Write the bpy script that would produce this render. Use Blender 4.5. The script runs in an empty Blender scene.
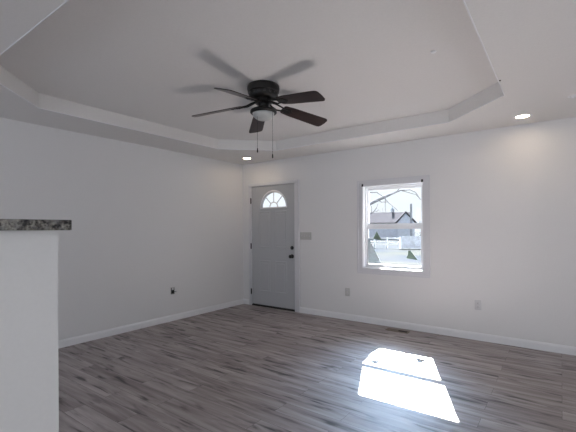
import bpy, bmesh, math, random
from mathutils import Vector, Matrix

S = bpy.context.scene
COL = S.collection
PI = math.pi

# ------------------------------------------------------------------ camera
CAM_H = 1.314
YAW = 0.63322
cam_d = bpy.data.cameras.new('camera')
cam_d.sensor_fit = 'HORIZONTAL'
cam_d.sensor_width = 36.0
cam_d.lens = 372.08 / 576 * 36.0
cam_d.shift_y = 12.62 / 576
cam_d.clip_start = 0.02
cam_d.clip_end = 500
cam = bpy.data.objects.new('camera', cam_d)
COL.objects.link(cam)
cam.matrix_world = (Matrix.Translation((0, 0, CAM_H)) @ Matrix.Rotation(YAW, 4, 'Z')
                    @ Matrix.Rotation(PI / 2, 4, 'X') @ Matrix.Rotation(-0.005577, 4, 'Z'))
S.camera = cam

# ------------------------------------------------------------------ world, sun, exposure
S.view_settings.view_transform = 'Standard'
S.view_settings.look = 'None'
S.view_settings.gamma = 1.0
S.view_settings.use_curve_mapping = False
S.view_settings.exposure = 0.0

w = bpy.data.worlds.new('world')
S.world = w
w.use_nodes = True
wn = w.node_tree
wn.nodes.clear()
wo = wn.nodes.new('ShaderNodeOutputWorld')
bg = wn.nodes.new('ShaderNodeBackground')
SUN_DIR = Vector((-0.488, 1.215, 1.0)).normalized()      # towards the sun
tc = wn.nodes.new('ShaderNodeTexCoord')
dt = wn.nodes.new('ShaderNodeVectorMath')
dt.operation = 'DOT_PRODUCT'
wn.links.new(tc.outputs['Generated'], dt.inputs[0])
dt.inputs[1].default_value = SUN_DIR
# thin bright haze of sky round the sun, plain pale sky elsewhere
mr = wn.nodes.new('ShaderNodeMapRange')
mr.interpolation_type = 'SMOOTHSTEP'
mr.inputs['From Min'].default_value = 0.895
mr.inputs['From Max'].default_value = 0.985
mr.inputs['To Min'].default_value = 1.15
mr.inputs['To Max'].default_value = 42.0
wn.links.new(dt.outputs['Value'], mr.inputs['Value'])
cr = wn.nodes.new('ShaderNodeMapRange')
cr.inputs['From Min'].default_value = 0.88
cr.inputs['From Max'].default_value = 0.95
wn.links.new(dt.outputs['Value'], cr.inputs['Value'])
rp = wn.nodes.new('ShaderNodeValToRGB')
rp.color_ramp.elements[0].color = (0.90, 0.95, 1.0, 1)
rp.color_ramp.elements[1].color = (0.52, 0.72, 1.0, 1)
wn.links.new(cr.outputs[0], rp.inputs[0])
wn.links.new(rp.outputs[0], bg.inputs['Color'])
wn.links.new(mr.outputs[0], bg.inputs['Strength'])
wn.links.new(bg.outputs[0], wo.inputs['Surface'])

sun_d = bpy.data.lights.new('sun', 'SUN')
sun_d.energy = 150
sun_d.angle = math.radians(0.53)
sun_d.color = (1.0, 0.97, 0.93)
sun = bpy.data.objects.new('sun', sun_d)
COL.objects.link(sun)
sun.location = (-8, 22, 18)
sun.rotation_euler = (-SUN_DIR).to_track_quat('-Z', 'Y').to_euler()


def area(name, loc, target, sx_, sy_, power, color):
    d = bpy.data.lights.new(name, 'AREA')
    d.shape = 'RECTANGLE'
    d.size = sx_
    d.size_y = sy_
    d.energy = power
    d.color = color
    o = bpy.data.objects.new(name, d)
    COL.objects.link(o)
    o.location = loc
    o.rotation_euler = (Vector(target) - Vector(loc)).to_track_quat('-Z', 'Z').to_euler()
    return o


# added area lights standing for unseen daylight, set in the right and near walls
area('fill_right', (2.55, 1.6, 1.15), (0, 1.6, 1.15), 1.8, 1.9, 20, (0.90, 0.95, 1.0))
area('fill_near', (0.6, -2.95, 1.35), (0.6, 0, 1.35), 2.2, 1.3, 22, (0.93, 0.96, 1.0))
area('fill_kitchen', (-3.1, -2.95, 1.35), (-3.1, 0, 1.35), 1.8, 1.3, 26, (0.74, 0.85, 1.0))

# ------------------------------------------------------------------ materials
def lin(c):
    return tuple((x / 255 / 12.92) if x / 255 <= 0.04045 else ((x / 255 + 0.055) / 1.055) ** 2.4 for x in c) + (1,)


class NT:
    def __init__(self, name):
        self.m = bpy.data.materials.new(name)
        self.m.use_nodes = True
        self.t = self.m.node_tree
        self.t.nodes.clear()
        self.out = self.n('ShaderNodeOutputMaterial')

    def n(self, kind, **kw):
        x = self.t.nodes.new(kind)
        for k, v in kw.items():
            if k in x.inputs.keys():
                x.inputs[k].default_value = v
            else:
                setattr(x, k, v)
        return x

    def l(self, a, b):
        self.t.links.new(a, b)

    def done(self, sh):
        self.l(sh, self.out.inputs['Surface'])
        return self.m

    def coords(self, scale=(1, 1, 1)):
        g = self.n('ShaderNodeNewGeometry')
        mp = self.n('ShaderNodeMapping')
        mp.inputs['Scale'].default_value = scale
        self.l(g.outputs['Position'], mp.inputs['Vector'])
        return mp.outputs[0]

    def ramp(self, fac, stops):
        r = self.n('ShaderNodeValToRGB')
        e = r.color_ramp.elements
        while len(e) < len(stops):
            e.new(0.5)
        for i, (p, c) in enumerate(stops):
            e[i].position = p
            e[i].color = c if len(c) == 4 else tuple(c) + (1,)
        self.l(fac, r.inputs[0])
        return r.outputs[0]


def simple(name, col, rough=0.5, metal=0.0, bump=0.0, bscale=60, var=0.06, spec=0.5):
    """principled material whose colour varies a little with a noise"""
    t = NT(name)
    p = t.n('ShaderNodeBsdfPrincipled')
    p.inputs['Roughness'].default_value = rough
    p.inputs['Metallic'].default_value = metal
    p.inputs['Specular IOR Level'].default_value = spec
    nz = t.n('ShaderNodeTexNoise', Scale=bscale, Detail=3.0)
    t.l(t.coords(), nz.inputs['Vector'])
    a = tuple(max(0, c * (1 - var)) for c in col[:3]) + (1,)
    b = tuple(min(1, c * (1 + var)) for c in col[:3]) + (1,)
    t.l(t.ramp(nz.outputs['Fac'], [(0.3, a), (0.7, b)]), p.inputs['Base Color'])
    if bump:
        bp = t.n('ShaderNodeBump', Strength=bump, Distance=0.002)
        t.l(nz.outputs['Fac'], bp.inputs['Height'])
        t.l(bp.outputs[0], p.inputs['Normal'])
    return t.done(p.outputs[0])


M = {}
M['wall'] = simple('wall_paint', (0.74, 0.735, 0.74), 0.75, bump=0.12, bscale=90, var=0.01, spec=0.3)
M['ceil'] = simple('ceiling_paint', (0.74, 0.725, 0.715), 0.85, bump=0.2, bscale=70, var=0.015, spec=0.2)
M['trim'] = simple('trim_paint', (0.80, 0.80, 0.82), 0.4, var=0.01)
M['casing'] = simple('casing_paint', (0.66, 0.66, 0.69), 0.45, var=0.01)
M['vinyl'] = simple('window_vinyl', (0.82, 0.83, 0.86), 0.35, var=0.01)
M['door'] = simple('door_paint', (0.45, 0.46, 0.48), 0.45, var=0.01)
M['black'] = simple('black_hardware', (0.012, 0.011, 0.011), 0.35, var=0.1)
M['bronze'] = simple('dark_bronze', (0.008, 0.007, 0.0065), 0.42, metal=0.2, var=0.25, bscale=40)
M['plate'] = simple('grey_plate_plastic', (0.50, 0.50, 0.49), 0.4, var=0.01)
M['plate_white'] = simple('pale_plate_plastic', (0.58, 0.58, 0.60), 0.4, var=0.01)
M['steel'] = simple('brushed_steel', (0.5, 0.5, 0.5), 0.35, metal=0.8, var=0.1)
M['dark'] = simple('painted_dark', (0.02, 0.02, 0.02), 0.9)  # near-black for shade painted into openings; also a dark wire
M['register'] = simple('brown_register', (0.16, 0.12, 0.085), 0.5, var=0.1)
M['threshold'] = simple('threshold_bronze', (0.02, 0.018, 0.016), 0.6)
M['green'] = simple('green_decal', (0.13, 0.19, 0.15), 0.6, var=0.3)
M['bark'] = simple('grey_bark', (0.19, 0.20, 0.22), 0.9, var=0.3, bscale=12, spec=0.0)
M['house_wall'] = simple('blue_grey_siding', (0.60, 0.65, 0.76), 0.8, var=0.08, bscale=3, spec=0.0)
M['roof'] = simple('pale_shingle_roof', (0.075, 0.075, 0.085), 0.9, var=0.12, bscale=2, spec=0.0)
M['fence_blue'] = simple('weathered_board_fence', (0.66, 0.70, 0.78), 0.85, var=0.15, bscale=4, spec=0.0)
M['fence_white'] = simple('white_rail_fence', (0.72, 0.74, 0.78), 0.7, var=0.05, spec=0.0)
M['pole'] = simple('weathered_pole', (0.28, 0.30, 0.34), 0.9, var=0.15, bscale=5, spec=0.0)
M['conifer'] = simple('conifer_needles', (0.25, 0.32, 0.38), 0.9, var=0.3, bscale=6, spec=0.0)


def mat_floor():
    t = NT('grey_oak_planks')
    p = t.n('ShaderNodeBsdfPrincipled')
    v = t.coords()
    br = t.n('ShaderNodeTexBrick')
    br.offset = 0.37
    br.offset_frequency = 2
    br.squash = 1.0
    br.inputs['Scale'].default_value = 1.0
    br.inputs['Brick Width'].default_value = 1.22
    br.inputs['Row Height'].default_value = 0.15
    br.inputs['Mortar Size'].default_value = 0.0012
    br.inputs['Mortar Smooth'].default_value = 0.3
    br.inputs['Bias'].default_value = 0.0
    br.inputs['Color1'].default_value = (0, 0, 0, 1)
    br.inputs['Color2'].default_value = (1, 1, 1, 1)
    br.inputs['Mortar'].default_value = (0.5, 0.5, 0.5, 1)
    t.l(v, br.inputs['Vector'])
    # the random grey of each plank shifts the grain, so planks do not share it
    sh = t.n('ShaderNodeVectorMath', operation='SCALE')
    t.l(br.outputs['Color'], sh.inputs[0])
    sh.inputs['Scale'].default_value = 23.0
    add = t.n('ShaderNodeVectorMath', operation='ADD')
    t.l(v, add.inputs[0])
    t.l(sh.outputs[0], add.inputs[1])

    def grain(scale, sc, det, rough=0.55, dist=0.0):
        mp = t.n('ShaderNodeMapping')
        mp.inputs['Scale'].default_value = scale
        t.l(add.outputs[0], mp.inputs['Vector'])
        nz = t.n('ShaderNodeTexNoise', Scale=sc, Detail=det, Roughness=rough, Distortion=dist)
        t.l(mp.outputs[0], nz.inputs['Vector'])
        return nz.outputs['Fac']
    g1 = grain((0.9, 11, 1), 1.5, 5, 0.55, 0.5)     # long streaks
    g2 = grain((3.0, 20, 1), 0.95, 2.5, 0.5, 0.5)      # dark knots and splits
    g3 = grain((6, 120, 1), 2.0, 4)                 # fine fibre
    base = t.ramp(g1, [(0.3, lin((119, 109, 107))), (0.5, lin((154, 145, 144))), (0.72, lin((184, 177, 177)))])
    knots = t.ramp(g2, [(0.31, (0.15, 0.14, 0.14)), (0.38, (0.66, 0.65, 0.65)), (0.46, (1, 1, 1))])
    fib = t.ramp(g3, [(0.3, (0.93, 0.93, 0.93)), (0.7, (1.04, 1.04, 1.04))])
    plank = t.ramp(br.outputs['Color'], [(0.0, (0.86, 0.84, 0.83)), (1.0, (1.10, 1.10, 1.11))])
    cur = base
    for x in (knots, fib, plank):
        mx = t.n('ShaderNodeMix', data_type='RGBA', blend_type='MULTIPLY')
        mx.inputs[0].default_value = 1.0
        t.l(cur, mx.inputs[6])
        t.l(x, mx.inputs[7])
        cur = mx.outputs[2]
    seam = t.n('ShaderNodeMix', data_type='RGBA')
    t.l(br.outputs['Fac'], seam.inputs[0])
    t.l(cur, seam.inputs[6])
    seam.inputs[7].default_value = (0.05, 0.045, 0.042, 1)
    t.l(seam.outputs[2], p.inputs['Base Color'])
    rr = t.n('ShaderNodeMapRange')
    rr.inputs['To Min'].default_value = 0.45
    rr.inputs['To Max'].default_value = 0.54
    t.l(g1, rr.inputs['Value'])
    t.l(rr.outputs[0], p.inputs['Roughness'])
    p.inputs['Specular IOR Level'].default_value = 0.85
    bp = t.n('ShaderNodeBump', Strength=0.12, Distance=0.002)
    t.l(g1, bp.inputs['Height'])
    t.l(bp.outputs[0], p.inputs['Normal'])
    return t.done(p.outputs[0])


def mat_granite():
    t = NT('speckled_granite')
    p = t.n('ShaderNodeBsdfPrincipled')
    p.inputs['Roughness'].default_value = 0.25
    v = t.coords()
    n1 = t.n('ShaderNodeTexNoise', Scale=62.0, Detail=4.0, Roughness=0.65)
    vo = t.n('ShaderNodeTexVoronoi', Scale=190.0)
    n2 = t.n('ShaderNodeTexNoise', Scale=40.0, Detail=2.0)
    for x in (n1, vo, n2):
        t.l(v, x.inputs['Vector'])
    c1 = t.ramp(n1.outputs['Fac'], [(0.38, (0.012, 0.012, 0.014)), (0.47, (0.10, 0.095, 0.09)),
                                    (0.58, (0.22, 0.215, 0.205)), (0.72, (0.33, 0.325, 0.31))])
    c2 = t.ramp(vo.outputs['Distance'], [(0.0, (0.75, 0.75, 0.75)), (0.6, (1.2, 1.2, 1.2))])
    c3 = t.ramp(n2.outputs['Fac'], [(0.35, (0.55, 0.55, 0.58)), (0.6, (1.15, 1.12, 1.05))])
    cur = c1
    for x in (c2, c3):
        mx = t.n('ShaderNodeMix', data_type='RGBA', blend_type='MULTIPLY')
        mx.inputs[0].default_value = 1.0
        t.l(cur, mx.inputs[6])
        t.l(x, mx.inputs[7])
        cur = mx.outputs[2]
    t.l(cur, p.inputs['Base Color'])
    return t.done(p.outputs[0])


def mat_blade():
    t = NT('dark_walnut_blade')
    p = t.n('ShaderNodeBsdfPrincipled')
    tcn = t.n('ShaderNodeTexCoord')
    mp = t.n('ShaderNodeMapping')
    mp.inputs['Scale'].default_value = (3, 40, 3)
    t.l(tcn.outputs['Object'], mp.inputs['Vector'])
    nz = t.n('ShaderNodeTexNoise', Scale=3.0, Detail=5.0)
    t.l(mp.outputs[0], nz.inputs['Vector'])
    t.l(t.ramp(nz.outputs['Fac'], [(0.3, (0.016, 0.008, 0.007)), (0.7, (0.040, 0.020, 0.017))]), p.inputs['Base Color'])
    p.inputs['Roughness'].default_value = 0.3
    return t.done(p.outputs[0])


def mat_pane():
    t = NT('clear_window_glass')
    tr = t.n('ShaderNodeBsdfTransparent')
    gl = t.n('ShaderNodeBsdfGlossy', Roughness=0.02)
    fr = t.n('ShaderNodeFresnel', IOR=1.25)
    nz = t.n('ShaderNodeTexNoise', Scale=3.0)
    t.l(t.coords(), nz.inputs['Vector'])
    t.l(t.ramp(nz.outputs['Fac'], [(0.3, (0.95, 0.96, 0.97)), (0.7, (0.97, 0.98, 0.98))]), tr.inputs['Color'])
    mx = t.n('ShaderNodeMixShader')
    t.l(fr.outputs[0], mx.inputs[0])
    t.l(tr.outputs[0], mx.inputs[1])
    t.l(gl.outputs[0], mx.inputs[2])
    return t.done(mx.outputs[0])


def mat_bowl():
    t = NT('frosted_bowl_glass')
    p = t.n('ShaderNodeBsdfPrincipled')
    p.inputs['Roughness'].default_value = 0.35
    nz = t.n('ShaderNodeTexNoise', Scale=20.0)
    t.l(t.coords(), nz.inputs['Vector'])
    t.l(t.ramp(nz.outputs['Fac'], [(0.3, (0.44, 0.46, 0.455)), (0.7, (0.50, 0.52, 0.515))]), p.inputs['Base Color'])
    return t.done(p.outputs[0])


def mat_patch():
    t = NT('pale_patch')
    d = t.n('ShaderNodeBsdfDiffuse')
    nz = t.n('ShaderNodeTexNoise', Scale=30.0)
    t.l(t.coords(), nz.inputs['Vector'])
    t.l(t.ramp(nz.outputs['Fac'], [(0.3, (0.42, 0.47, 0.50)), (0.7, (0.52, 0.57, 0.60))]), d.inputs['Color'])
    tl = t.n('ShaderNodeBsdfTranslucent', Color=(0.80, 0.92, 0.97, 1))
    mx = t.n('ShaderNodeMixShader')
    mx.inputs[0].default_value = 0.055
    t.l(d.outputs[0], mx.inputs[1])
    t.l(tl.outputs[0], mx.inputs[2])
    return t.done(mx.outputs[0])


def mat_lamp():
    t = NT('lit_lamp_lens')
    e = t.n('ShaderNodeEmission', Strength=46.0)
    nz = t.n('ShaderNodeTexNoise', Scale=10.0)
    t.l(t.coords(), nz.inputs['Vector'])
    t.l(t.ramp(nz.outputs['Fac'], [(0.3, (1.0, 0.78, 0.55)), (0.7, (1.0, 0.80, 0.58))]), e.inputs['Color'])
    return t.done(e.outputs[0])


def mat_ground():
    t = NT('pale_dry_lawn')
    p = t.n('ShaderNodeBsdfDiffuse')
    v = t.coords()
    n1 = t.n('ShaderNodeTexNoise', Scale=0.35, Detail=5.0)
    mp = t.n('ShaderNodeMapping')
    mp.inputs['Scale'].default_value = (0.15, 0.5, 1)
    t.l(v, mp.inputs['Vector'])
    n2 = t.n('ShaderNodeTexNoise', Scale=1.0, Detail=3.0)
    t.l(v, n1.inputs['Vector'])
    t.l(mp.outputs[0], n2.inputs['Vector'])
    a = t.ramp(n1.outputs['Fac'], [(0.35, (0.024, 0.027, 0.031)), (0.65, (0.033, 0.034, 0.035))])
    b = t.ramp(n2.outputs['Fac'], [(0.4, (0.85, 0.9, 1.0)), (0.6, (1.05, 1.05, 0.95))])
    mx = t.n('ShaderNodeMix', data_type='RGBA', blend_type='MULTIPLY')
    mx.inputs[0].default_value = 1.0
    t.l(a, mx.inputs[6])
    t.l(b, mx.inputs[7])
    t.l(mx.outputs[2], p.inputs['Color'])
    return t.done(p.outputs[0])


M['floor'] = mat_floor()
M['granite'] = mat_granite()
M['blade'] = mat_blade()
M['pane'] = mat_pane()
M['bowl'] = mat_bowl()
M['patch'] = mat_patch()
M['lamp'] = mat_lamp()
M['ground'] = mat_ground()


# ------------------------------------------------------------------ mesh helpers
def new():
    return bmesh.new()


def add_box(bm, x0, x1, y0, y1, z0, z1, mat=None):
    r = bmesh.ops.create_cube(bm, size=1.0)
    for v in r['verts']:
        v.co = Vector(((x0 + x1) / 2 + v.co.x * (x1 - x0), (y0 + y1) / 2 + v.co.y * (y1 - y0),
                       (z0 + z1) / 2 + v.co.z * (z1 - z0)))
        if mat is not None:
            v.co = mat @ v.co
    return bm


def add_bbox(bm, x0, x1, y0, y1, z0, z1, r=0.003, seg=2, mat=None):
    b = new()
    add_box(b, x0, x1, y0, y1, z0, z1)
    bmesh.ops.bevel(b, geom=list(b.edges), offset=r, segments=seg, affect='EDGES', profile=0.5)
    merge(bm, b, mat)
    return bm


def merge(bm, other, mat=None):
    me = bpy.data.meshes.new('tmp')
    if mat is not None:
        other.transform(mat)
    other.to_mesh(me)
    other.free()
    bm.from_mesh(me)
    bpy.data.meshes.remove(me)


def add_lathe(bm, prof, center, n=40, axis='Z', caps=True):
    """prof: list of (r, h) revolved round an axis through center"""
    rings = []
    for r, hh in prof:
        ring = []
        for i in range(n):
            a = 2 * PI * i / n
            if axis == 'Z':
                p = Vector((r * math.cos(a), r * math.sin(a), hh))
            elif axis == 'Y':
                p = Vector((r * math.cos(a), hh, r * math.sin(a)))
            else:
                p = Vector((hh, r * math.cos(a), r * math.sin(a)))
            ring.append(bm.verts.new(p + Vector(center)))
        rings.append(ring)
    for a, b in zip(rings[:-1], rings[1:]):
        for i in range(n):
            j = (i + 1) % n
            bm.faces.new((a[i], a[j], b[j], b[i]))
    if caps:
        bm.faces.new(rings[0])
        bm.faces.new(rings[-1])
    return bm


def add_tube(bm, pts, radii, n=8):
    pts = [Vector(p) for p in pts]
    if not isinstance(radii, (list, tuple)):
        radii = [radii] * len(pts)
    rings = []
    for i, p in enumerate(pts):
        if i == 0:
            d = pts[1] - p
        elif i == len(pts) - 1:
            d = p - pts[-2]
        else:
            d = pts[i + 1] - pts[i - 1]
        d.normalize()
        up = Vector((0, 0, 1)) if abs(d.z) < 0.9 else Vector((1, 0, 0))
        a = d.cross(up).normalized()
        b = d.cross(a)
        rings.append([bm.verts.new(p + (a * math.cos(2 * PI * k / n) + b * math.sin(2 * PI * k / n)) * radii[i])
                      for k in range(n)])
    for q, r in zip(rings[:-1], rings[1:]):
        for i in range(n):
            j = (i + 1) % n
            bm.faces.new((q[i], q[j], r[j], r[i]))
    bm.faces.new(rings[0])
    bm.faces.new(rings[-1])
    return bm


def add_prism(bm, loops, fn, d0, d1):
    """polygon with holes, extruded between depths d0 and d1; fn(u, v, d) -> xyz"""
    b = new()
    edges = []
    for lp in loops:
        vs = [b.verts.new((u, v, 0)) for u, v in lp]
        for i in range(len(vs)):
            edges.append(b.edges.new((vs[i], vs[(i + 1) % len(vs)])))
    bmesh.ops.triangle_fill(b, use_beauty=True, use_dissolve=False, edges=edges, normal=(0, 0, 1))
    # drop faces which fell inside a hole
    def inside(pt, lp):
        c = False
        for i in range(len(lp)):
            (x1, y1), (x2, y2) = lp[i], lp[(i + 1) % len(lp)]
            if (y1 > pt[1]) != (y2 > pt[1]) and pt[0] < (x2 - x1) * (pt[1] - y1) / (y2 - y1) + x1:
                c = not c
        return c
    kill = [f for f in b.faces if any(inside(f.calc_center_median()[:2], lp) for lp in loops[1:])]
    if kill:
        bmesh.ops.delete(b, geom=kill, context='FACES_ONLY')
    r = bmesh.ops.extrude_face_region(b, geom=list(b.faces))
    top = {v for v in r['geom'] if isinstance(v, bmesh.types.BMVert)}
    for v in b.verts:
        v.co = Vector(fn(v.co.x, v.co.y, d1 if v in top else d0))
    bmesh.ops.recalc_face_normals(b, faces=list(b.faces))
    merge(bm, b)
    return bm


ROOT = {}


def obj(name, bm, mat, parent=None, smooth=None, recalc=True):
    if recalc:
        bmesh.ops.recalc_face_normals(bm, faces=list(bm.faces))
    if parent is not None:
        r = parent
        while r.parent:
            r = r.parent
        off = Vector(ROOT.get(r.name, (0, 0, 0)))
        bm.transform(Matrix.Translation(-off))
    me = bpy.data.meshes.new(name)
    bm.to_mesh(me)
    bm.free()
    me.materials.append(mat)
    o = bpy.data.objects.new(name, me)
    COL.objects.link(o)
    if parent is not None:
        o.parent = parent
    if smooth:
        for p in me.polygons:
            p.use_smooth = True
        me.set_sharp_from_angle(angle=math.radians(smooth))
    return o


def tag(o, label, cat, group=None, kind=None):
    o['label'] = label
    o['category'] = cat
    if group:
        o['group'] = group
    if kind:
        o['kind'] = kind
    return o


def thing(name, label, cat, loc, group=None):
    o = bpy.data.objects.new(name, None)
    o.empty_display_size = 0.1
    COL.objects.link(o)
    o.location = loc
    ROOT[o.name] = tuple(loc)
    return tag(o, label, cat, group)


def solo(name, bm, mat, label, cat, loc, group=None, smooth=None, kind=None):
    """a thing that is one mesh, its origin at loc"""
    bm.transform(Matrix.Translation(-Vector(loc)))
    o = obj(name, bm, mat, None, smooth)
    o.location = loc
    ROOT[o.name] = tuple(loc)
    return tag(o, label, cat, group, kind)


def struct(name, bm, mat, parent=None, smooth=None):
    o = obj(name, bm, mat, parent, smooth)
    if parent is None:
        o['kind'] = 'structure'
    return o


def copy_tree(o, parent=None):
    c = o.copy()
    COL.objects.link(c)
    c.parent = parent
    for ch in list(o.children):
        copy_tree(ch, c)
    return c


# ------------------------------------------------------------------ room shell
XL, YF, XR, YB = -4.504, 4.808, 2.6, -3.0
ZC, ZT = 2.44, 2.58
T = 0.17
struct('floor', add_box(new(), XL, XR, YB, YF, -0.1, 0), M['floor'])


def rect(a, b, c, d):
    return [(a, c), (b, c), (b, d), (a, d)]


# ceiling: soffit ring with the clipped-corner tray and the raised field above it
x0, x1, y0, y1, ch = -3.884, -0.385, 0.836, 4.222, 0.575
tray = [(x0 + ch, y0), (x1 - ch, y0), (x1, y0 + ch), (x1, y1 - ch), (x1 - ch, y1), (x0 + ch, y1), (x0, y1 - ch), (x0, y0 + ch)]
bm = new()
add_prism(bm, [rect(XL, XR, YB, YF), tray], lambda u, v, d: (u, v, d), ZC, ZT)
add_box(bm, XL, XR, YB, YF, ZT, ZT + 0.12)
ce = struct('ceiling', bm, M['ceil'])
# paper bead along the tray's lower edge
bm = new()
cxy = ((x0 + x1) / 2, (y0 + y1) / 2)
for i in range(8):
    a, b = tray[i], tray[(i + 1) % 8]
    add_tube(bm, [(a[0], a[1], ZC + 0.001), (b[0], b[1], ZC + 0.001)], 0.0045, 8)
obj('corner_bead', bm, M['trim'], ce, smooth=50)

# far wall with door and window openings
DX0, DX1, DZ = -4.312, -3.388, 2.040
WX0, WX1, WZ0, WZ1 = -2.238, -1.402, 0.758, 1.902
bm = new()
outer = [(XL - T, -0.1), (DX0, -0.1), (DX0, DZ), (DX1, DZ), (DX1, -0.1), (XR + T, -0.1), (XR + T, ZT + 0.12), (XL - T, ZT + 0.12)]
add_prism(bm, [outer, rect(WX0, WX1, WZ0, WZ1)], lambda u, v, d: (u, d, v), YF, YF + T)
struct('wall_far', bm, M['wall'])
struct('wall_left', add_box(new(), XL - T, XL, YB - T, YF, -0.1, ZT + 0.12), M['wall'])
bm = new()
add_prism(bm, [rect(YB - T, YF, -0.1, ZT + 0.12), rect(0.65, 2.55, 0.2, 2.1)], lambda u, v, d: (d, u, v), XR, XR + T)
struct('wall_right', bm, M['wall'])
bm = new()
add_prism(bm, [rect(XL, XR, -0.1, ZT + 0.12), rect(-0.55, 1.75, 0.68, 2.02), rect(-4.05, -2.15, 0.68, 2.02)], lambda u, v, d: (u, d, v), YB - T, YB)
struct('wall_near', bm, M['wall'])

# low wall carrying the granite top, beside the camera
struct('wall_kitchen', add_box(new(), -1.36, -1.23, -1.6, 0.496, 0.0, 1.313), M['wall'])
bm = new()
add_bbox(bm, -1.50, -1.20, -1.63, 0.524, 1.3131, 1.3442, 0.0025)
solo('countertop', bm, M['granite'], 'black and grey speckled granite slab capping the white low wall at left',
     'countertop', (-1.35, -0.55, 1.3131), smooth=40)


# baseboards
def base_profile(bm, p0, p1, n):
    """p0, p1 on the wall line, n = direction into the room"""
    prof = [(0.0, 0.0), (0.014, 0.0), (0.014, 0.066), (0.010, 0.078), (0.005, 0.086), (0.0, 0.087)]
    a = [bm.verts.new((p0[0] + n[0] * d, p0[1] + n[1] * d, z)) for d, z in prof]
    b = [bm.verts.new((p1[0] + n[0] * d, p1[1] + n[1] * d, z)) for d, z in prof]
    k = len(prof)
    for i in range(k):
        j = (i + 1) % k
        bm.faces.new((a[i], a[j], b[j], b[i]))
    bm.faces.new(a)
    bm.faces.new(b)


bm = new()
base_profile(bm, (DX1 + 0.083, YF), (XR, YF), (0, -1))
base_profile(bm, (XL, YF), (DX0 - 0.052, YF), (0, -1))
struct('baseboard_far', bm, M['trim'])
bm = new()
base_profile(bm, (XL, YB), (XL, YF - 0.014), (1, 0))
struct('baseboard_left', bm, M['trim'])

# ------------------------------------------------------------------ door
# casing
bm = new()
cw = 0.020
for (a, b, c, d) in ((DX0 - 0.052, DX0 + 0.006, 0.0, DZ - 0.006), (DX1 - 0.006, DX1 + 0.083, 0.0, DZ - 0.006),
                     (DX0 - 0.052, DX1 + 0.083, DZ - 0.006, DZ + 0.045)):
    add_bbox(bm, a, b, YF - 0.016, YF, c, d, 0.004)
add_bbox(bm, DX1 + 0.045, DX1 + 0.083, YF - 0.021, YF - 0.012, 0.0, DZ + 0.045, 0.004)
# jambs and stops behind the slab
add_box(bm, DX0, DX0 + 0.006, YF, YF + T, 0, DZ)
add_box(bm, DX1 - 0.006, DX1, YF, YF + T, 0, DZ)
add_box(bm, DX0, DX1, YF, YF + T, DZ - 0.006, DZ)
add_box(bm, DX0 + 0.006, DX0 + 0.03, YF + 0.055, YF + 0.075, 0, DZ - 0.006)
add_box(bm, DX1 - 0.03, DX1 - 0.006, YF + 0.055, YF + 0.075, 0, DZ - 0.006)
add_box(bm, DX0 + 0.006, DX1 - 0.006, YF + 0.055, YF + 0.075, DZ - 0.03, DZ - 0.006)
struct('trim_1', bm, M['casing'], smooth=30)
struct('trim_2', add_bbox(new(), DX0, DX1, YF - 0.004, YF + T, 0.0, 0.018, 0.003), M['threshold'])

SX0, SX1, SZ0, SZ1 = -4.303, -3.397, 0.030, 2.029
LX, LZ, LR = -3.833, 1.672, 0.262
semi = [(LX + LR * math.cos(PI * i / 32), LZ + LR * math.sin(PI * i / 32) * 0.93) for i in range(33)]
bm = new()
add_prism(bm, [rect(SX0, SX1, SZ0, SZ1), semi], lambda u, v, d: (u, d, v), YF + 0.006, YF + 0.05)
door = struct('door_1', bm, M['door'])


def ring_frame(bm, outer, inner, ya, yb, ym):
    """bevelled frame between two loops of equal length: base depth ya, crest depth yb in the middle"""
    n = len(outer)
    A = [bm.verts.new((u, ya, v)) for u, v in outer]
    B = [bm.verts.new((u * .7 + u2 * .3, yb, v * .7 + v2 * .3)) for (u, v), (u2, v2) in zip(outer, inner)]
    C = [bm.verts.new((u * .3 + u2 * .7, yb, v * .3 + v2 * .7)) for (u, v), (u2, v2) in zip(outer, inner)]
    D = [bm.verts.new((u, ym, v)) for u, v in inner]
    for P, Q in ((A, B), (B, C), (C, D), (D, A)):
        for i in range(n):
            j = (i + 1) % n
            bm.faces.new((P[i], P[j], Q[j], Q[i]))


def grow(r, g):
    a, b, c, d = r
    return rect(a - g, b + g, c - g, d + g)


# embossed panels: two tall above, two shorter below
FY = YF + 0.006
for r in ((-4.135, -3.905, 1.005, 1.600), (-3.795, -3.565, 1.005, 1.600), (-4.135, -3.905, 0.262, 0.775), (-3.795, -3.565, 0.262, 0.775)):
    bm = new()
    ring_frame(bm, grow(r, 0.006), grow(r, -0.016), FY, FY - 0.006, FY + 0.0005)
    a, b, c, d = r
    add_bbox(bm, a + 0.035, b - 0.035, FY - 0.004, FY + 0.004, c + 0.035, d - 0.035, 0.0038, 1)
    obj('embossed_panel', bm, M['door'], door)

# half-round light
glass = obj('fan_light', add_prism(new(), [semi], lambda u, v, d: (u, d, v), YF + 0.024, YF + 0.028), M['pane'], door)
bm = new()
so = [(LX + (LR + 0.024) * math.cos(PI * i / 32), LZ + (LR + 0.020) * math.sin(PI * i / 32)) for i in range(33)]
so = [(so[0][0], LZ - 0.022)] + so + [(so[-1][0], LZ - 0.022)]
si = [semi[0]] + [(LX + (LR - 0.004) * math.cos(PI * i / 32), LZ + (LR - 0.004) * math.sin(PI * i / 32) * 0.93) for i in range(33)] + [semi[-1]]
ring_frame(bm, so, si, FY, FY - 0.012, FY + 0.02)
obj('light_frame', bm, M['trim'], door, smooth=50)
hub = 0.082
for k in range(3):
    a = PI / 4 * (k + 1)
    bm = new()
    mt = Matrix.Translation((LX, YF + 0.020, LZ)) @ Matrix.Rotation(-a, 4, 'Y')
    add_bbox(bm, hub, LR * (0.965 if k != 1 else 0.93) , -0.005, 0.005, -0.008, 0.008, 0.003, 1, mt)
    obj('glazing_bar', bm, M['trim'], door)
bm = new()
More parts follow.
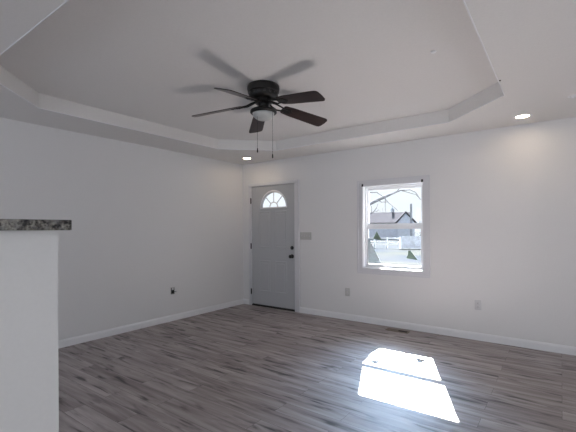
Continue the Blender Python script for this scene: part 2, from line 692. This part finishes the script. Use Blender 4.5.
ho = [(LX + (hub + 0.007) * math.cos(PI * i / 20), LZ + (hub + 0.007) * math.sin(PI * i / 20)) for i in range(21)]
hi = [(LX + (hub - 0.008) * math.cos(PI * i / 20), LZ + (hub - 0.008) * math.sin(PI * i / 20)) for i in range(21)]
add_prism(bm, [ho + hi[::-1]], lambda u, v, d: (u, d, v), YF + 0.014, YF + 0.024)
obj('glazing_bar', bm, M['trim'], door)

obj('door_sweep', add_box(new(), SX0, SX1, YF + 0.012, YF + 0.046, 0.0185, 0.030), M['black'], door)
# hinges: barrel and the thin edge of the leaf
for z in (1.794, 1.018, 0.240):
    bm = new()
    add_lathe(bm, [(0.0, -0.05), (0.004, -0.05), (0.0075, -0.045), (0.0075, 0.045), (0.004, 0.05), (0.0, 0.05)], (DX0 + 0.003, YF - 0.020, z), 14, caps=False)
    add_box(bm, DX0 + 0.003, DX0 + 0.018, YF - 0.018, YF - 0.0165, z - 0.045, z + 0.045)
    obj('hinge', bm, M['black'], door, smooth=50)

# knob and deadbolt
KX = -3.452
bm = new()
add_lathe(bm, [(0.0, 0.0), (0.033, 0.0), (0.033, -0.006), (0.028, -0.010), (0.012, -0.012), (0.011, -0.03), (0.02, -0.036), (0.028, -0.048),
               (0.029, -0.058), (0.024, -0.067), (0.0, -0.071)], (KX, FY, 0.872), 28, 'Y', caps=False)
obj('door_knob', bm, M['black'], door, smooth=50)
bm = new()
add_lathe(bm, [(0.0, 0.0), (0.030, 0.0), (0.030, -0.008), (0.025, -0.013), (0.0, -0.014)], (KX, FY, 1.008), 28, 'Y', caps=False)
add_bbox(bm, KX - 0.005, KX + 0.005, FY - 0.034, FY - 0.012, 1.008 - 0.019, 1.008 + 0.019, 0.003)
obj('deadbolt', bm, M['black'], door, smooth=50)

# ------------------------------------------------------------------ window
bm = new()
ow, iw = 0.074, 0.004
O = (WX0 - ow, WX1 + ow + 0.008, WZ0 - ow, WZ1 + ow)


def picture_frame(bm, O, I, ya, yb):
    add_prism(bm, [rect(*O), rect(*I)], lambda u, v, d: (u, d, v), ya, yb)


picture_frame(bm, O, (WX0 + iw, WX1 - iw, WZ0 + iw, WZ1 - iw), YF - 0.012, YF)
picture_frame(bm, O, (O[0] + 0.022, O[1] - 0.022, O[2] + 0.022, O[3] - 0.022), YF - 0.019, YF - 0.011)
picture_frame(bm, (WX0 - 0.012, WX1 + 0.012, WZ0 - 0.012, WZ1 + 0.012), (WX0 + iw, WX1 - iw, WZ0 + iw, WZ1 - iw), YF - 0.016, YF - 0.011)
struct('trim_3', bm, M['casing'])

# jamb liner + vinyl frame
bm = new()
picture_frame(bm, (WX0, WX1, WZ0, WZ1), (WX0 + 0.012, WX1 - 0.012, WZ0 + 0.012, WZ1 - 0.012), YF - 0.002, YF + T)
picture_frame(bm, (WX0 + 0.012, WX1 - 0.012, WZ0 + 0.012, WZ1 - 0.012),
              (WX0 + 0.026, WX1 - 0.026, WZ0 + 0.022, WZ1 - 0.030), YF + 0.068, YF + 0.16)
win = struct('window_1', bm, M['vinyl'])
GX0, GX1 = -2.195, -1.462


def sash(z0, z1, g0, g1, yc, lift=False):
    bm = new()
    picture_frame(bm, (WX0 + 0.027, WX1 - 0.027, z0, z1), (GX0, GX1, g0, g1), yc - 0.009, yc + 0.014)
    # thin glazing bead
    picture_frame(bm, (GX0 - 0.010, GX1 + 0.010, g0 - 0.010, g1 + 0.010), (GX0, GX1, g0, g1), yc - 0.011, yc - 0.008)
    s = obj('sash', bm, M['vinyl'], win)
    obj('pane', add_box(new(), GX0 - 0.004, GX1 + 0.004, yc - 0.003, yc + 0.003, g0 - 0.004, g1 + 0.004), M['pane'], s)
    return s


sash(0.781, 1.345, 0.815, 1.302, YF + 0.095)
sash(1.312, 1.872, 1.378, 1.843, YF + 0.128)

# leftover blind brackets in the upper corners of the casing
for k, (x, lab) in enumerate(((WX0 + 0.012, 'small dark blind bracket at the upper left corner of the window'),
                              (WX1 - 0.010, 'small dark blind bracket at the upper right corner of the window'))):
    bm = new()
    add_bbox(bm, x - 0.012, x + 0.012, YF - 0.022, YF - 0.0165, WZ1 - 0.010, WZ1 + 0.026, 0.002)
    add_bbox(bm, x - 0.010, x + 0.010, YF - 0.034, YF - 0.021, WZ1 - 0.008, WZ1 + 0.004, 0.002)
    solo('blind_bracket', bm, M['bronze'], lab, 'bracket', (x, YF - 0.0165, WZ1), 'blind brackets on the window casing')

# stickers and a pale grey triangle on the lower pane
gy = YF + 0.095 - 0.003


def decal(name, pts, mat, lab, cat):
    bm = new()
    add_prism(bm, [pts], lambda u, v, d: (u, d, v), gy - 0.0012, gy - 0.0002)
    c = (sum(p[0] for p in pts) / len(pts), gy, min(p[1] for p in pts))
    return solo(name, bm, mat, lab, cat, c)


decal('window_sticker', [(-2.066, 1.268), (-2.030, 1.205), (-1.990, 1.140), (-2.045, 1.160), (-2.118, 1.166), (-2.094, 1.222)],
      M['green'], 'green triangular sticker high on the left of the lower window pane', 'sticker')
decal('window_sticker', [(-1.630, 1.012), (-1.600, 1.016), (-1.560, 0.962), (-1.498, 0.890), (-1.560, 0.902), (-1.655, 0.912), (-1.632, 0.960)],
      M['green'], 'green triangular sticker low on the right of the lower window pane', 'sticker')
decal('window_patch', [(GX0 + 0.001, 1.19), (GX0 + 0.001, 0.817), (-2.00, 0.817)],
      M['patch'], 'pale grey triangular patch across the lower left corner of the window glass', 'patch')


# ------------------------------------------------------------------ wall plates
def screw(bm, x, y, z, r=0.003):
    add_lathe(bm, [(0.0, 0.0), (r, 0.0), (r * 0.7, -0.0012), (0.0, -0.0014)], (x, y, z), 10, 'Y', caps=False)


px0, px1, pz0, pz1 = -3.290, -3.082, 1.141, 1.257
t_ = thing('switch_plate', 'wide grey switch plate with toggles beside the front door', 'light switch', ((px0 + px1) / 2, YF, pz0))
obj('cover_plate', add_bbox(new(), px0, px1, YF - 0.007, YF, pz0, pz1, 0.003), M['plate'], t_, smooth=40)
for k in range(4):
    x = px0 + 0.035 + k * 0.046
    z = (pz0 + pz1) / 2
    mt = Matrix.Translation((x, YF - 0.006, z)) @ Matrix.Rotation(math.radians(25 if k % 2 else -25), 4, 'X')
    obj('toggle', add_bbox(new(), -0.005, 0.005, -0.012, 0.0, -0.006, 0.006, 0.0015, 1, mt), M['plate_white'], t_)
bm = new()
for k in range(4):
    for z in (pz0 + 0.028, pz1 - 0.028):
        screw(bm, px0 + 0.035 + k * 0.046, YF - 0.007, z)
obj('screw', bm, M['steel'], t_)['kind'] = 'stuff'


def outlet(x, zc, label, mat):
    t = thing('wall_outlet', label, 'outlet', (x, YF, zc - 0.057), 'outlets on the far wall')
    obj('cover_plate', add_bbox(new(), x - 0.036, x + 0.036, YF - 0.006, YF, zc - 0.058, zc + 0.058, 0.0028), mat, t, smooth=40)
    for s in (-1, 1):
        z = zc + s * 0.0215
        bm = new()
        add_lathe(bm, [(0.0, 0.0), (0.0165, 0.0), (0.0165, -0.002), (0.0155, -0.003), (0.0, -0.003)], (x, YF - 0.006, z), 24, 'Y', caps=False)
        f = obj('receptacle', bm, M['plate_white'], t, smooth=40)
        bm = new()
        add_box(bm, x - 0.0075, x - 0.0055, YF - 0.0095, YF - 0.0088, z - 0.002, z + 0.007)
        add_box(bm, x + 0.0055, x + 0.0075, YF - 0.0095, YF - 0.0088, z - 0.001, z + 0.006)
        add_lathe(bm, [(0.0, -0.0088), (0.0028, -0.0088), (0.0028, -0.0095), (0.0, -0.0095)], (x, YF, z - 0.008), 10, 'Y', caps=False)
        obj('slot', bm, M['dark'], f)
    bm = new()
    screw(bm, x, YF - 0.006, zc)
    obj('screw', bm, M['steel'], t)
    return t


outlet(-2.475, 0.400, 'grey outlet plate low on the wall between front door and window', M['plate'])
outlet(-0.785, 0.412, 'pale outlet plate low on the wall right of the window', M['plate_white'])

# open wall box with a coax stub on the left wall
wy, wz = 3.325, 0.430
t_ = thing('wall_box', 'open dark cable box with a stub of wire, low on the left wall', 'wall box', (XL, wy, wz - 0.055))
bm = new()
add_prism(bm, [rect(wy - 0.034, wy + 0.034, wz - 0.052, wz + 0.052), rect(wy - 0.027, wy + 0.027, wz - 0.044, wz + 0.044)],
          lambda u, v, d: (d, u, v), XL, XL + 0.004)
obj('box_rim', bm, M['steel'], t_)
obj('box_dark_sheet', add_box(new(), XL, XL + 0.0012, wy - 0.0265, wy + 0.0265, wz - 0.0435, wz + 0.0435), M['dark'], t_)  # flat sheet, the open box's shade put into its colour
obj('mounting_ear', add_bbox(new(), XL + 0.001, XL + 0.010, wy - 0.016, wy + 0.016, wz + 0.012, wz + 0.046, 0.002), M['plate_white'], t_)
bm = new()
add_tube(bm, [(XL + 0.001, wy - 0.008, wz - 0.01), (XL + 0.02, wy - 0.006, wz - 0.004), (XL + 0.034, wy + 0.012, wz - 0.012), (XL + 0.036, wy + 0.03, wz - 0.014)],
         0.0038, 8)
c_ = obj('cable_stub', bm, M['black'], t_, smooth=60)
obj('connector', add_tube(new(), [(XL + 0.036, wy + 0.03, wz - 0.014), (XL + 0.036, wy + 0.048, wz - 0.014)], 0.0065, 10), M['plate_white'], c_, smooth=50)
obj('wire_loop', add_tube(new(), [(XL + 0.001, wy + 0.01, wz + 0.03), (XL + 0.018, wy + 0.014, wz + 0.022), (XL + 0.02, wy + 0.008, wz + 0.0),
                                  (XL + 0.014, wy - 0.012, wz - 0.03), (XL + 0.001, wy - 0.016, wz - 0.036)], 0.0028, 8), M['dark'], t_, smooth=60)

# floor register
t_ = thing('floor_vent', 'brown metal floor register with a dark open half under the window', 'vent', (-1.69, 4.655, 0))
bm = new()
add_prism(bm, [rect(-1.835, -1.545, 4.605, 4.705), rect(-1.815, -1.565, 4.622, 4.688)], lambda u, v, d: (u, v, d), 0.0, 0.005)
obj('vent_frame', bm, M['register'], t_)
obj('duct_dark_sheet', add_box(new(), -1.815, -1.565, 4.622, 4.688, 0.0, 0.0012), M['dark'], t_)  # flat near-black sheet painting the shade of the open duct
bm = new()
for k in range(9):
    x = -1.810 + k * 0.0145
    add_box(bm, x, x + 0.0105, 4.622, 4.688, 0.001, 0.0045)
obj('louvres', bm, M['register'], t_)


# ------------------------------------------------------------------ recessed ceiling lights
def can(x, y, label):
    t = thing('recessed_light', label, 'ceiling light', (x, y, ZC), 'recessed lights in the ceiling border')
    bm = new()
    add_lathe(bm, [(0.058, -0.002), (0.062, -0.007), (0.080, -0.005), (0.086, -0.0005), (0.086, 0.0), (0.058, 0.0), (0.058, -0.002)], (x, y, ZC), 40, caps=False)
    obj('trim_ring', bm, M['trim'], t, smooth=50)
    bm = new()
    add_lathe(bm, [(0.0, -0.004), (0.04, -0.004), (0.0575, -0.0025), (0.0575, -0.001), (0.0, -0.001)], (x, y, ZC), 40, caps=False)
    obj('lens', bm, M['lamp'], t, smooth=50)


can(-4.030, 4.394, 'lit round recessed light above the front door')
can(-0.310, 4.445, 'lit round recessed light to the right of the window')

# small fittings on the ceiling
bm = new()
add_lathe(bm, [(0.0, 0.0), (0.020, 0.0), (0.019, -0.006), (0.0, -0.008)], (-0.734, 2.776, ZT), 20, caps=False)
solo('cable_grommet', bm, M['trim'], 'tiny white round grommet on the raised ceiling right of the fan', 'grommet', (-0.734, 2.776, ZT), smooth=40)
bm = new()
add_lathe(bm, [(0.0, 0.0), (0.036, 0.0), (0.034, -0.005), (0.012, -0.008), (0.010, -0.018), (0.0, -0.019)], (0.085, 4.03, ZC), 24, caps=False)
solo('sprinkler_cap', bm, M['trim'], 'small white ceiling fitting beside the right edge of the photo', 'fitting', (0.085, 4.03, ZC), smooth=40)
bm = new()
add_lathe(bm, [(0.0, 0.0), (0.006, 0.0), (0.006, -0.006), (0.0, -0.007)], (-0.372, 3.258, ZC), 10, caps=False)
solo('nail', bm, M['bronze'], 'dark nail head at the corner of the ceiling tray', 'nail', (-0.372, 3.258, ZC))

# ------------------------------------------------------------------ ceiling fan
FX, FYc = -2.124, 2.535
BZ = 2.432
DROOP = math.radians(8.5)
t_ = thing('ceiling_fan', 'dark bronze five-blade ceiling fan with a frosted bowl light in the tray', 'ceiling fan', (FX, FYc, ZT))
c0 = (FX, FYc, 0)
bm = new()
add_lathe(bm, [(0.0, ZT), (0.136, ZT), (0.142, ZT - 0.008), (0.143, ZT - 0.030), (0.138, ZT - 0.055), (0.138, ZT - 0.060), (0.128, ZT - 0.066), (0.126, ZT - 0.092),
               (0.118, ZT - 0.106), (0.095, ZT - 0.118), (0.0, ZT - 0.118)], c0, 48, caps=False)
hs = obj('motor_housing', bm, M['bronze'], t_, smooth=35)
for k in range(16):
    bm = new()
    a = 2 * PI * k / 16
    mt = Matrix.Translation((FX, FYc, ZT - 0.079)) @ Matrix.Rotation(a, 4, 'Z')
    add_bbox(bm, 0.122, 0.130, -0.010, 0.010, -0.009, 0.009, 0.002, 1, mt)
    obj('vent_rib', bm, M['black'], hs)

bm = new()
add_lathe(bm, [(0.0, ZT - 0.117), (0.075, ZT - 0.117), (0.078, ZT - 0.125), (0.078, ZT - 0.150), (0.070, ZT - 0.158), (0.045, ZT - 0.160),
               (0.042, ZT - 0.195), (0.0, ZT - 0.195)], c0, 40, caps=False)
obj('flywheel', bm, M['bronze'], t_, smooth=35)
bm = new()
rz = 2.358
add_lathe(bm, [(0.042, rz + 0.035), (0.060, rz + 0.030), (0.085, rz + 0.014), (0.112, rz + 0.006), (0.118, rz - 0.002), (0.118, rz - 0.016),
               (0.110, rz - 0.024), (0.098, rz - 0.024), (0.098, rz - 0.004), (0.042, rz + 0.004)], c0, 48, caps=False)
obj('light_ring', bm, M['bronze'], t_, smooth=35)
bm = new()
prof = [(0.0965, rz - 0.016)] + [(0.0965 * math.cos(a), rz - 0.020 - 0.066 * math.sin(a)) for a in [PI / 2 * k / 10 for k in range(10)]] + [(0.0, rz - 0.086)]
add_lathe(bm, prof, c0, 48, caps=False)
obj('glass_bowl', bm, M['bowl'], t_, smooth=60)

PITCH = math.radians(-14)
R0, R1 = 0.195, 0.655
blade0 = math.radians(65.6)
for k in range(5):
    a = blade0 + k * 2 * PI / 5
    # outline: narrow rounded root, widening to a clipped tip
    pts = [(R0, -0.044), (R0 + 0.012, -0.056), (R0 + 0.10, -0.066), (R1 - 0.030, -0.075), (R1 - 0.010, -0.070), (R1 + 0.002, -0.054), (R1 + 0.004, 0.0),
           (R1 - 0.004, 0.052), (R1 - 0.018, 0.070), (R1 - 0.038, 0.075), (R0 + 0.10, 0.066), (R0 + 0.012, 0.056), (R0, 0.044)]
    bm = new()
    add_prism(bm, [pts], lambda u, v, d: (u, v, d), -0.003, 0.003)
    me = bpy.data.meshes.new('blade')
    bmesh.ops.recalc_face_normals(bm, faces=list(bm.faces))
    bm.to_mesh(me)
    bm.free()
    me.materials.append(M['blade'])
    bl = bpy.data.objects.new('blade', me)
    COL.objects.link(bl)
    bl.parent = t_
    bl.matrix_local = Matrix.Translation((0, 0, BZ - ZT)) @ Matrix.Rotation(a, 4, 'Z') @ Matrix.Rotation(DROOP, 4, 'Y') @ Matrix.Rotation(PITCH, 4, 'X')
    # blade iron: two curved arms from the flywheel and a plate on the blade
    bm = new()
    for s in (-1, 1):
        add_tube(bm, [(0.066, 0.014 * s, 0.016), (0.105, 0.030 * s, 0.008), (0.150, 0.034 * s, -0.004), (0.195, 0.022 * s, -0.004), (0.235, 0.026 * s, -0.006)],
                 [0.008, 0.008, 0.007, 0.007, 0.006], 8)
    add_prism(bm, [[(0.185, -0.018), (0.225, -0.034), (0.262, -0.036), (0.285, -0.014), (0.30, 0.0), (0.285, 0.014), (0.262, 0.036), (0.225, 0.034), (0.185, 0.018)]],
              lambda u, v, d: (u, v, d), -0.008, -0.003)
    for (u, v) in ((0.245, -0.022), (0.245, 0.022), (0.28, 0.0)):
        add_lathe(bm, [(0.006, -0.008), (0.005, -0.011), (0.0, -0.0115)], (u, v, 0), 10, caps=False)
    me = bpy.data.meshes.new('blade_iron')
    bmesh.ops.recalc_face_normals(bm, faces=list(bm.faces))
    bm.to_mesh(me)
    bm.free()
    me.materials.append(M['bronze'])
    bi = bpy.data.objects.new('blade_iron', me)
    COL.objects.link(bi)
    bi.parent = bl
# pull chains
rgt = Vector((math.cos(YAW), math.sin(YAW), 0))
for off, zb in ((-0.050, 2.012), (0.082, 1.962)):
    p = Vector((FX, FYc, 0)) + rgt * off + Vector((math.sin(YAW), -math.cos(YAW), 0)) * 0.055
    bm = new()
    for i in range(int((rz - 0.02 - zb) / 0.0065)):
        z = rz - 0.02 - i * 0.0065
        bmesh.ops.create_icosphere(bm, subdivisions=1, radius=0.0021, matrix=Matrix.Translation((p.x, p.y, z)))
    add_tube(bm, [(p.x, p.y, rz - 0.01), (p.x, p.y, zb)], 0.0011, 6)
    cn = obj('pull_chain', bm, M['bronze'], t_)
    bm = new()
    add_lathe(bm, [(0.0, zb + 0.008), (0.004, zb + 0.004), (0.0055, zb - 0.010), (0.0065, zb - 0.024), (0.004, zb - 0.033), (0.0, zb - 0.034)], (p.x, p.y, 0), 14, caps=False)
    obj('chain_fob', bm, M['black'], cn, smooth=60)

# ------------------------------------------------------------------ outside
GZ = -0.45
bm = new()
add_box(bm, -160, 60, YF + T, 160, GZ - 0.3, GZ)
g = struct('ground', bm, M['ground'])

FWD = Vector((-math.sin(YAW), math.cos(YAW)))
RGT = Vector((math.cos(YAW), math.sin(YAW)))


def build_house(x, y, rot, label):
    """ridge along local x, a front gable at the right end, facing local -y"""
    t = thing('house', label, 'house', (x, y, GZ))
    mt = Matrix.Translation((x, y, GZ)) @ Matrix.Rotation(rot, 4, 'Z')
    W, D, H, RH = 7.6, 5.0, 2.55, 1.55
    bm = new()
    add_box(bm, -W / 2, W / 2, -D / 2, D / 2, 0, H, mt)
    pr = new()
    add_prism(pr, [[(W / 2 - 2.5, 0), (W / 2, 0), (W / 2, H), (W / 2 - 1.25, H + 1.45), (W / 2 - 2.5, H)]], lambda u, v, d: (u, d, v), -D / 2 - 1.0, 0)
    merge(bm, pr, mt)
    obj('house_walls', bm, M['house_wall'], t)
    bm = new()
    pr = new()
    e = 0.45
    add_prism(pr, [[(-D / 2 - e, H - 0.15), (0, H + RH), (D / 2 + e, H - 0.15), (D / 2 + e, H + 0.05), (0, H + RH + 0.2), (-D / 2 - e, H + 0.05)]],
              lambda u, v, d: (d, u, v), -W / 2 - e, W / 2 - 0.4)
    merge(bm, pr, mt)
    pr = new()
    xm = W / 2 - 1.25
    add_prism(pr, [[(xm - 1.6, H - 0.2), (xm, H + 1.55), (xm + 1.6, H - 0.2), (xm + 1.6, H), (xm, H + 1.75), (xm - 1.6, H)]],
              lambda u, v, d: (u, d, v), -D / 2 - 1.3, 0.1)
    merge(bm, pr, mt)
    obj('house_roof', bm, M['roof'], t)
    bm = new()
    add_box(bm, 0.6, 1.0, 0.2, 0.6, H + 1.2, H + RH + 0.7, mt)
    obj('chimney', bm, M['pole'], t)


def at(px, depth):
    """ground point seen in column px at a forward distance"""
    p = FWD * depth + RGT * ((px - 288) / 372.08 * depth)
    return p.x, p.y


hx, hy_ = at(388, 60)
build_house(hx, hy_, YAW - 0.25, 'low neighbouring house with a pale roof and front gable, seen through the window')
hx, hy_ = at(281, 75)
build_house(hx, hy_, YAW, 'neighbouring house seen through the half-round glass of the front door')

# utility pole
ux, uy = at(411.2, 46)
t_ = thing('utility_pole', 'weathered utility pole standing beside the neighbouring house', 'pole', (ux, uy, GZ))
obj('post', add_tube(new(), [(ux, uy, GZ), (ux, uy, GZ + 4.75)], [0.16, 0.12], 12), M['pole'], t_, smooth=50)


# unseen roof added to keep the sun off the front door glass
t_ = thing('door_sun_blocker', 'unseen shallow roof added outside the front door to block the sun', 'sun blocker', (-4.2, YF + T, 2.30))
bm = new()
add_prism(bm, [[(YF + T, 2.30), (YF + T + 1.5, 2.30), (YF + T + 1.5, 2.40), (YF + T, 2.85)]], lambda u, v, d: (d, u, v), -5.6, -2.75)
obj('blocker_roof', bm, M['roof'], t_)
for x in (-5.4, -2.85):
    bm = new()
    add_tube(bm, [(x, YF + T, 1.75), (x, YF + T + 0.9, 2.30)], 0.03, 8)
    obj('bracket', bm, M['fence_white'], t_)  # supports of the added sun-blocking roof


# board fence to the right, rail fence to the left
def fence_board(p0, p1, label):
    p0, p1 = Vector(p0), Vector(p1)
    L = (p1 - p0).length
    ang = math.atan2(p1.y - p0.y, p1.x - p0.x)
    t = thing('board_fence', label, 'fence', (p0.x, p0.y, GZ))
    mt = Matrix.Translation((p0.x, p0.y, GZ)) @ Matrix.Rotation(ang, 4, 'Z')
    bm = new()
    n = int(L / 0.16)
    for i in range(n):
        add_box(bm, i * 0.16, i * 0.16 + 0.15, -0.012, 0.012, 0.05, 1.05 + 0.02 * ((i * 7) % 3), mt)
    obj('boards', bm, M['fence_blue'], t)
    bm = new()
    for z in (0.3, 0.9):
        add_box(bm, 0, L, -0.05, -0.012, z, z + 0.09, mt)
    obj('rail', bm, M['fence_blue'], t)


fence_board(at(401, 31), at(440, 31), 'pale blue-grey board fence across the yard outside the window')

p0, p1 = Vector(at(362, 34)), Vector(at(400.5, 31.5))
ang = math.atan2(p1.y - p0.y, p1.x - p0.x)
L = (p1 - p0).length
t_ = thing('rail_fence', 'white two-rail fence in the yard left of the board fence', 'fence', (p0.x, p0.y, GZ))
mt = Matrix.Translation((p0.x, p0.y, GZ)) @ Matrix.Rotation(ang, 4, 'Z')
for z in (0.45, 0.82):
    obj('rail', add_box(new(), 0, L, -0.02, 0.02, z, z + 0.11, mt), M['fence_white'], t_)
for i in range(4):
    x = i * (L - 0.1) / 3
    obj('post', add_box(new(), x, x + 0.1, -0.05, 0.05, 0, 1.0, mt), M['fence_white'], t_)

# conifer beside the house
random.seed(5)
kx, ky = at(392.5, 72)
t_ = thing('conifer', 'small bluish conifer standing behind the neighbouring house', 'tree', (kx, ky, GZ))
obj('trunk', add_tube(new(), [(kx, ky, GZ), (kx, ky, GZ + 5.0)], [0.15, 0.04], 8), M['bark'], t_)
bm = new()
for i in range(7):
    z = GZ + 1.6 + i * 0.6
    r = 1.5 * (1 - i / 8.5)
    b = new()
    add_lathe(b, [(0.0, 0.75), (r * 0.45, 0.3), (r, 0.0), (0.0, 0.12)], (0, 0, 0), 14, caps=False)
    for v in b.verts:
        v.co.x *= random.uniform(0.75, 1.15)
        v.co.y *= random.uniform(0.75, 1.15)
        v.co.z += random.uniform(-0.08, 0.08)
    merge(bm, b, Matrix.Translation((kx, ky, z)))
obj('foliage', bm, M['conifer'], t_)


# bare trees
def twigs(bm, p, d, r, n, spread, ln, rng):
    """recursive bare branches"""
    if n == 0:
        return
    q = p + d * ln
    mid = p + d * ln * 0.5 + Vector((rng.uniform(-1, 1), rng.uniform(-1, 1), rng.uniform(-1, 1))) * ln * 0.06
    add_tube(bm, [p, mid, q], [r, r * 0.85, r * 0.65], 5)
    for k in range(rng.choice((2, 3))):
        e = (d + Vector((rng.uniform(-1, 1), rng.uniform(-1, 1), rng.uniform(-0.5, 0.9))) * spread).normalized()
        twigs(bm, q if k else mid, e, r * (0.62 if k else 0.5), n - 1, spread, ln * rng.uniform(0.6, 0.85), rng)


def P(u, z, y=14.0):
    return Vector((u, y, z))


rng = random.Random(11)
t_ = thing('bare_tree', 'bare tree stretching a long arching limb across the upper window pane', 'tree', (-7.3, 14.0, GZ))
obj('trunk', add_tube(new(), [P(-7.3, GZ), P(-7.26, 0.8), P(-7.18, 2.0), P(-7.32, 3.6), P(-7.2, 5.4)], [0.26, 0.19, 0.16, 0.12, 0.06], 12), M['bark'], t_, smooth=60)
bm = new()
add_tube(bm, [P(-7.2, 1.75), P(-6.7, 2.12), P(-6.14, 2.31), P(-5.84, 2.43), P(-5.51, 2.53, 13.9), P(-5.19, 2.65, 13.9), P(-4.88, 2.73, 13.8), P(-4.5, 2.73, 13.8), P(-4.28, 2.62, 13.7), P(-4.12, 2.36, 13.7)],
         [0.10, 0.08, 0.062, 0.060, 0.054, 0.036, 0.028, 0.020, 0.018, 0.010], 8)
for pts, r in (([P(-6.7, 2.75), P(-6.14, 2.75), P(-5.88, 2.73), P(-5.64, 2.55), P(-5.39, 2.29), P(-5.2, 2.12), P(-5.05, 1.98)], 0.016),
               ([P(-5.54, 2.5), P(-5.55, 2.2), P(-5.53, 1.86)], 0.010),
               ([P(-5.84, 2.43), P(-5.70, 2.34), P(-5.45, 2.33)], 0.018),
               ([P(-4.88, 2.73), P(-4.69, 2.67), P(-4.35, 2.55), P(-4.17, 2.35)], 0.012),
               ([P(-5.19, 2.65), P(-5.0, 2.8), P(-4.7, 3.0)], 0.012),
               ([P(-7.2, 1.4), P(-6.5, 1.75), P(-6.14, 1.88), P(-6.0, 2.0), P(-5.91, 2.12), P(-5.85, 2.27)], 0.017),
               ([P(-6.0, 2.0), P(-5.89, 1.98), P(-5.8, 2.05)], 0.010),
               ([P(-6.12, 1.9), P(-6.11, 2.12), P(-6.15, 2.25)], 0.010)):
    add_tube(bm, pts, [1.5 * r * (1 - 0.6 * i / (len(pts) - 1)) for i in range(len(pts))], 6)
obj('limb', bm, M['bark'], t_, smooth=60)
bm = new()
for z, dx in ((2.4, -1), (3.0, 1), (3.6, -1), (4.2, 1), (5.2, 0.3)):
    twigs(bm, P(-7.25, z), Vector((dx, rng.uniform(-0.5, 0.5), 0.8)).normalized(), 0.05, 4, 0.7, 0.9, rng)
obj('crown', bm, M['bark'], t_)

for px, dep, hh, lab in ((404, 68, 4.3, 'small bare tree behind the right end of the neighbouring house'),
                         (377, 66, 5.2, 'bare tree behind the left end of the neighbouring house'),
                         (421, 80, 3.6, 'far bare tree right of the utility pole')):
    tx, ty = at(px, dep)
    t_ = thing('bare_tree', lab, 'tree', (tx, ty, GZ))
    obj('trunk', add_tube(new(), [(tx, ty, GZ), (tx + 0.1, ty, GZ + hh * 0.4)], [0.2, 0.12], 8), M['bark'], t_)
    bm = new()
    for k in range(4):
        twigs(bm, Vector((tx + 0.1, ty, GZ + hh * 0.38)), Vector((rng.uniform(-0.7, 0.7), rng.uniform(-0.7, 0.7), 1)).normalized(), 0.06, 4, 0.6, hh * 0.23, rng)
    obj('crown', bm, M['bark'], t_)

bpy.context.view_layer.update()
